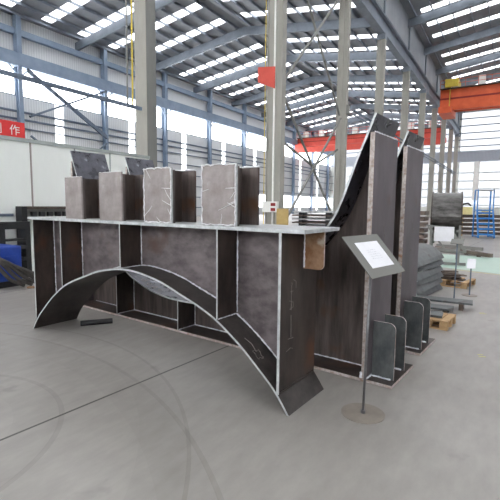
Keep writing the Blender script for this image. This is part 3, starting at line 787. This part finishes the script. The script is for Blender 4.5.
# painted walkway, yellow line and tape marks ------------------------
o = B().hexa([(-1.95, 12.4, .001), (3.5, 10.6, .001), (5., 15.6, .001), (-2.2, 15.7, .001), (-1.95, 12.4, .003), (3.5, 10.6, .003), (5., 15.6, .003), (-2.2, 15.7, .003)]).build('painted_walkway', M['glassgreen'])
tag(o, 'pale green painted patch of floor behind the small sign stands', 'floor marking')
o = B().hexa([(-1.2, 11.9, .0035), (3.5, 10.45, .0035), (3.5, 10.6, .0035), (-1.2, 12.05, .0035), (-1.2, 11.9, .005), (3.5, 10.45, .005), (3.5, 10.6, .005), (-1.2, 12.05, .005)]).build('yellow_line', M['lineyellow'])
tag(o, 'worn yellow line along the near edge of the green floor patch', 'floor marking')
for (x, y, w_), lb in (((-.27, 7.2, .05), 'farther small yellow tape mark on the floor at the right'), ((-.17, 5.09, .035), 'nearer small yellow tape mark on the floor at the right')):
    o = B().box(-w_, w_, -.012, .012, 0.0005, .002).box(-w_*.7, w_*.9, .05, .075, 0.0005, .002).build('tape_mark', M['tape'], None, (x, y, 0), .4); tag(o, lb, 'floor marking')

# small sign stands at right ----------------------------------------
o = empty('small_sign_stand', (-.56, 8.6, 0)); tag(o, 'short sign stand with a pale tilted sheet on the open floor at right', 'sign stand')
B().tube([(0, 0, 0), (0, 0, .008)], .13, 28).build('base_disc', M['basemetal'], o)
B().tube([(0, 0, .008), (0, 0, .52)], .012, 10).build('pole', M['girt'], o)
B().hexa([(-.07, -.05, .50), (.07, -.05, .50), (.07, .06, .66), (-.07, .06, .66), (-.07, -.056, .506), (.07, -.056, .506), (.07, .054, .666), (-.07, .054, .666)]).build('clear_sheet', M['paper'], o)
o = empty('small_sign_stand', (-.75, 7.97, 0)); tag(o, 'thin dark sign stand between the drum and the curved plates', 'sign stand')
B().tube([(0, 0, 0), (0, 0, .006)], .12, 28).build('base_disc', M['basemetal'], o)
B().tube([(0, 0, .006), (0, 0, 1.02)], .011, 10).build('pole', M['girt'], o)
B().hexa([(-.1, -.08, .98), (.1, -.08, .98), (.1, .08, 1.05), (-.1, .08, 1.05), (-.1, -.083, .986), (.1, -.083, .986), (.1, .077, 1.056), (-.1, .077, 1.056)]).build('board', M['grey_sign'], o)

# curved plates stacked ----------------------------------------------
for i in range(6):
    b = B(); R = .47; th = .028; n_ = 14; Lh = .85
    a_0, a_1 = math.radians(28), math.radians(152)
    for j in range(n_):
        a0 = a_0+(a_1-a_0)*j/n_; a1 = a_0+(a_1-a_0)*(j+1)/n_
        q = lambda y, r, a: (r*math.cos(a), y, r*math.sin(a)-R*math.sin(a_0))
        b.hexa([q(-Lh, R, a0), q(Lh, R, a0), q(Lh, R, a1), q(-Lh, R, a1), q(-Lh, R+th, a0), q(Lh, R+th, a0), q(Lh, R+th, a1), q(-Lh, R+th, a1)], (0, 0, 1 if j == 0 else 0, 1, 1 if j == n_-1 else 0, 1))
    o = b.build('curved_plate', [M['lug'], M['cut']], None, (-1.62+.03*(i % 2), 8.2+.03*((i*2) % 3), .0+i*.12), math.radians(-9+3*(i % 2)))
    tag(o, 'curved grey steel plate nested in the stack beyond the horned girders, '+['lowest', 'second from the floor', 'third from the floor', 'fourth from the floor', 'second from the top', 'topmost'][i], 'curved plate', 'curved plates nested in a stack')

def pallet(loc, rz, label, L=.8, Wd=.6):
    o = empty('wooden_pallet', loc, rz); tag(o, label, 'pallet')
    for i in range(5): x = -L/2+i*(L-.09)/4; B().box(x, x+.09, -Wd/2, Wd/2, .10, .12).build('deck_board', M['wood'], o)
    for y in (-Wd/2, -.04, Wd/2-.08):
        for x in (-L/2, -.05, L/2-.1): B().box(x, x+.1, y, y+.08, .02, .10).build('block', M['wood'], o)
        B().box(-L/2, L/2, y, y+.08, 0, .02).build('skid', M['wood'], o)
    return o
pallet((-1.05, 9.65, 0), math.radians(-10), 'wooden pallet loaded with scrap plates beside the curved plates', .9, .7)
pallet((-.84, 6.2, 0), math.radians(-6), 'small wooden pallet just behind the lugs of the farther horned girder', .5, .5)
for i in range(7):
    a = random.uniform(-.6, .6); zz = .121+i*.022
    o = B().box(-.3+.02*i, .3-.02*i, -.09, .09, 0, .02).build('scrap_plate', M['scrap'], None, (-1.05+random.uniform(-.06, .1), 9.62+random.uniform(-.1, .1), zz), a)
    tag(o, 'dark scrap plate piled on the loaded pallet', 'scrap plate', 'scrap plates on the pallet')
# plates on small pallet and on the floor
for i, (x, y, z, L, lb) in enumerate(((-.88, 6.2, .121, .34, 'grey flat plate lying on the small pallet'), (-.85, 7.35, .1, .85, 'long grey plate sticking out on blocks behind the lugs'), (-.95, 6.95, .06, .6, 'shorter grey plate on the floor behind the lugs'))):
    o = B().box(-L/2, L/2, -.14, .14, 0, .03).build('flat_plate', M['lug'], None, (x, y, z), .06)
    tag(o, lb, 'steel plate')
    if i: 
        for s in (-1, 1):
            q = B().box(-.03, .03, -.12, .12, 0, z).build('wood_spacer', M['scrap'], None, (x+s*L*.32, y, 0)); tag(q, 'dark block on the floor under the grey plates behind the lugs', 'spacer', 'blocks under the grey plates')
# long bars beyond
for i, (p, q, w_, lb) in enumerate((((-2.3, 17.0, .1), (-.45, 15.2, .1), .12, 'long brown bar on the floor beyond the green patch, its tip at the right'), ((-2.5, 16.6, .1), (-.9, 16.0, .1), .1, 'long grey bar on the floor beyond the green patch'), ((-2.4, 17.9, .1), (-.8, 17.4, .1), .12, 'farthest grey bar on the floor behind the drum'))):
    o = B().bar(p, q, w_, w_).build('steel_bar', M['pipe' if i == 0 else 'columnb']); tag(o, lb, 'steel bar')
    for tt in (.2, .8):
        c = Vector(p).lerp(Vector(q), tt); s_ = B().box(-.06, .06, -.06, .06, 0, .045).build('wood_spacer', M['scrap'], None, (c.x, c.y, 0)); tag(s_, 'small block under the long bars beyond the green patch', 'spacer', 'blocks under the long bars')
# brown stack left of the drum
for i in range(6):
    o = B().box(-.9, .9, -.5, .5, 0, .16).build('steel_bundle', M['pipe' if i % 2 else 'scrap'], None, (-3.9, 19., .06+i*.24)); tag(o, 'flat brown bundle in the pile left of the drum, '+['lowest', 'second from the floor', 'third from the floor', 'third from the top', 'second from the top', 'topmost'][i], 'steel bundle', 'brown bundles left of the drum')
    for s in (-1, 1):
        q = B().box(-.06, .06, -.5, .5, 0, .06 if i == 0 else .08).build('wood_spacer', M['wood'], None, (-3.9+s*.5, 19., 0 if i == 0 else i*.24-.02)); tag(q, 'timber between the brown bundles left of the drum', 'spacer', 'timbers between the brown bundles')

# things between the columns behind the flange
for i in range(5):
    o = B().box(-1.0, 1.0, -1.2, 1.2, 0, .05).build('flat_plate', M['top' if i % 2 == 0 else 'scrap'], None, (-8.2, 19.6, .6+i*.17), .3); tag(o, 'pale flat plate in the stack seen above the right end of the girder flange, '+['lowest', 'second', 'middle', 'fourth', 'topmost'][i], 'steel plate', 'flat plates stacked beyond the flange')
    for s in (-1, 1):
        q = B().box(-.08, .08, -1.1, 1.1, 0, .6 if i == 0 else .12).build('wood_spacer', M['black'], None, (-8.2+s*.6, 19.6+s*.18, 0 if i == 0 else .48+i*.17+.0), .3); tag(q, 'dark support between the pale flat plates beyond the flange', 'spacer', 'supports between the pale flat plates')
o = B().box(-.28, .28, -.05, .05, 0, 1.45).build('ochre_board', M['ochre'], None, (-9.15, 17.85, 0), .2); tag(o, 'ochre board standing right of the ribbed column above the flange', 'board')

# ------------------------------------------------------------------ world and lights
w = bpy.data.worlds.new('World'); sc.world = w; w.use_nodes = True
nt = w.node_tree; bg = nt.nodes['Background']; bg.inputs[0].default_value = (.97, .98, 1.0, 1); bg.inputs[1].default_value = 6.0

# camera
f_, hor, yaw = 425., 205., math.atan(260/425.)
p_ = math.atan((250-hor)/f_); roll = math.radians(.58)
F = Vector((-math.sin(yaw)*math.cos(p_), math.cos(yaw)*math.cos(p_), -math.sin(p_)))
R0 = Vector((math.cos(yaw), math.sin(yaw), 0)); U0 = R0.cross(F)
c_, s_ = math.cos(roll), math.sin(roll); Rr = R0*c_+U0*s_; Uu = -R0*s_+U0*c_
cam = bpy.data.cameras.new('camera'); cam.lens = f_/500*36; cam.sensor_width = 36; cam.clip_end = 400
co = bpy.data.objects.new('camera', cam); COL.objects.link(co)
co.matrix_world = Matrix(((Rr.x, Uu.x, -F.x, 0), (Rr.y, Uu.y, -F.y, 0), (Rr.z, Uu.z, -F.z, 1.6), (0, 0, 0, 1)))
sc.camera = co
sc.view_settings.view_transform = 'Standard'; sc.view_settings.look = 'None'; sc.view_settings.gamma = 1; sc.view_settings.exposure = .86
sc.view_settings.use_curve_mapping = False
sc.cycles.use_denoising = True
sc.cycles.max_bounces = 8; sc.cycles.transparent_max_bounces = 16; sc.cycles.diffuse_bounces = 4
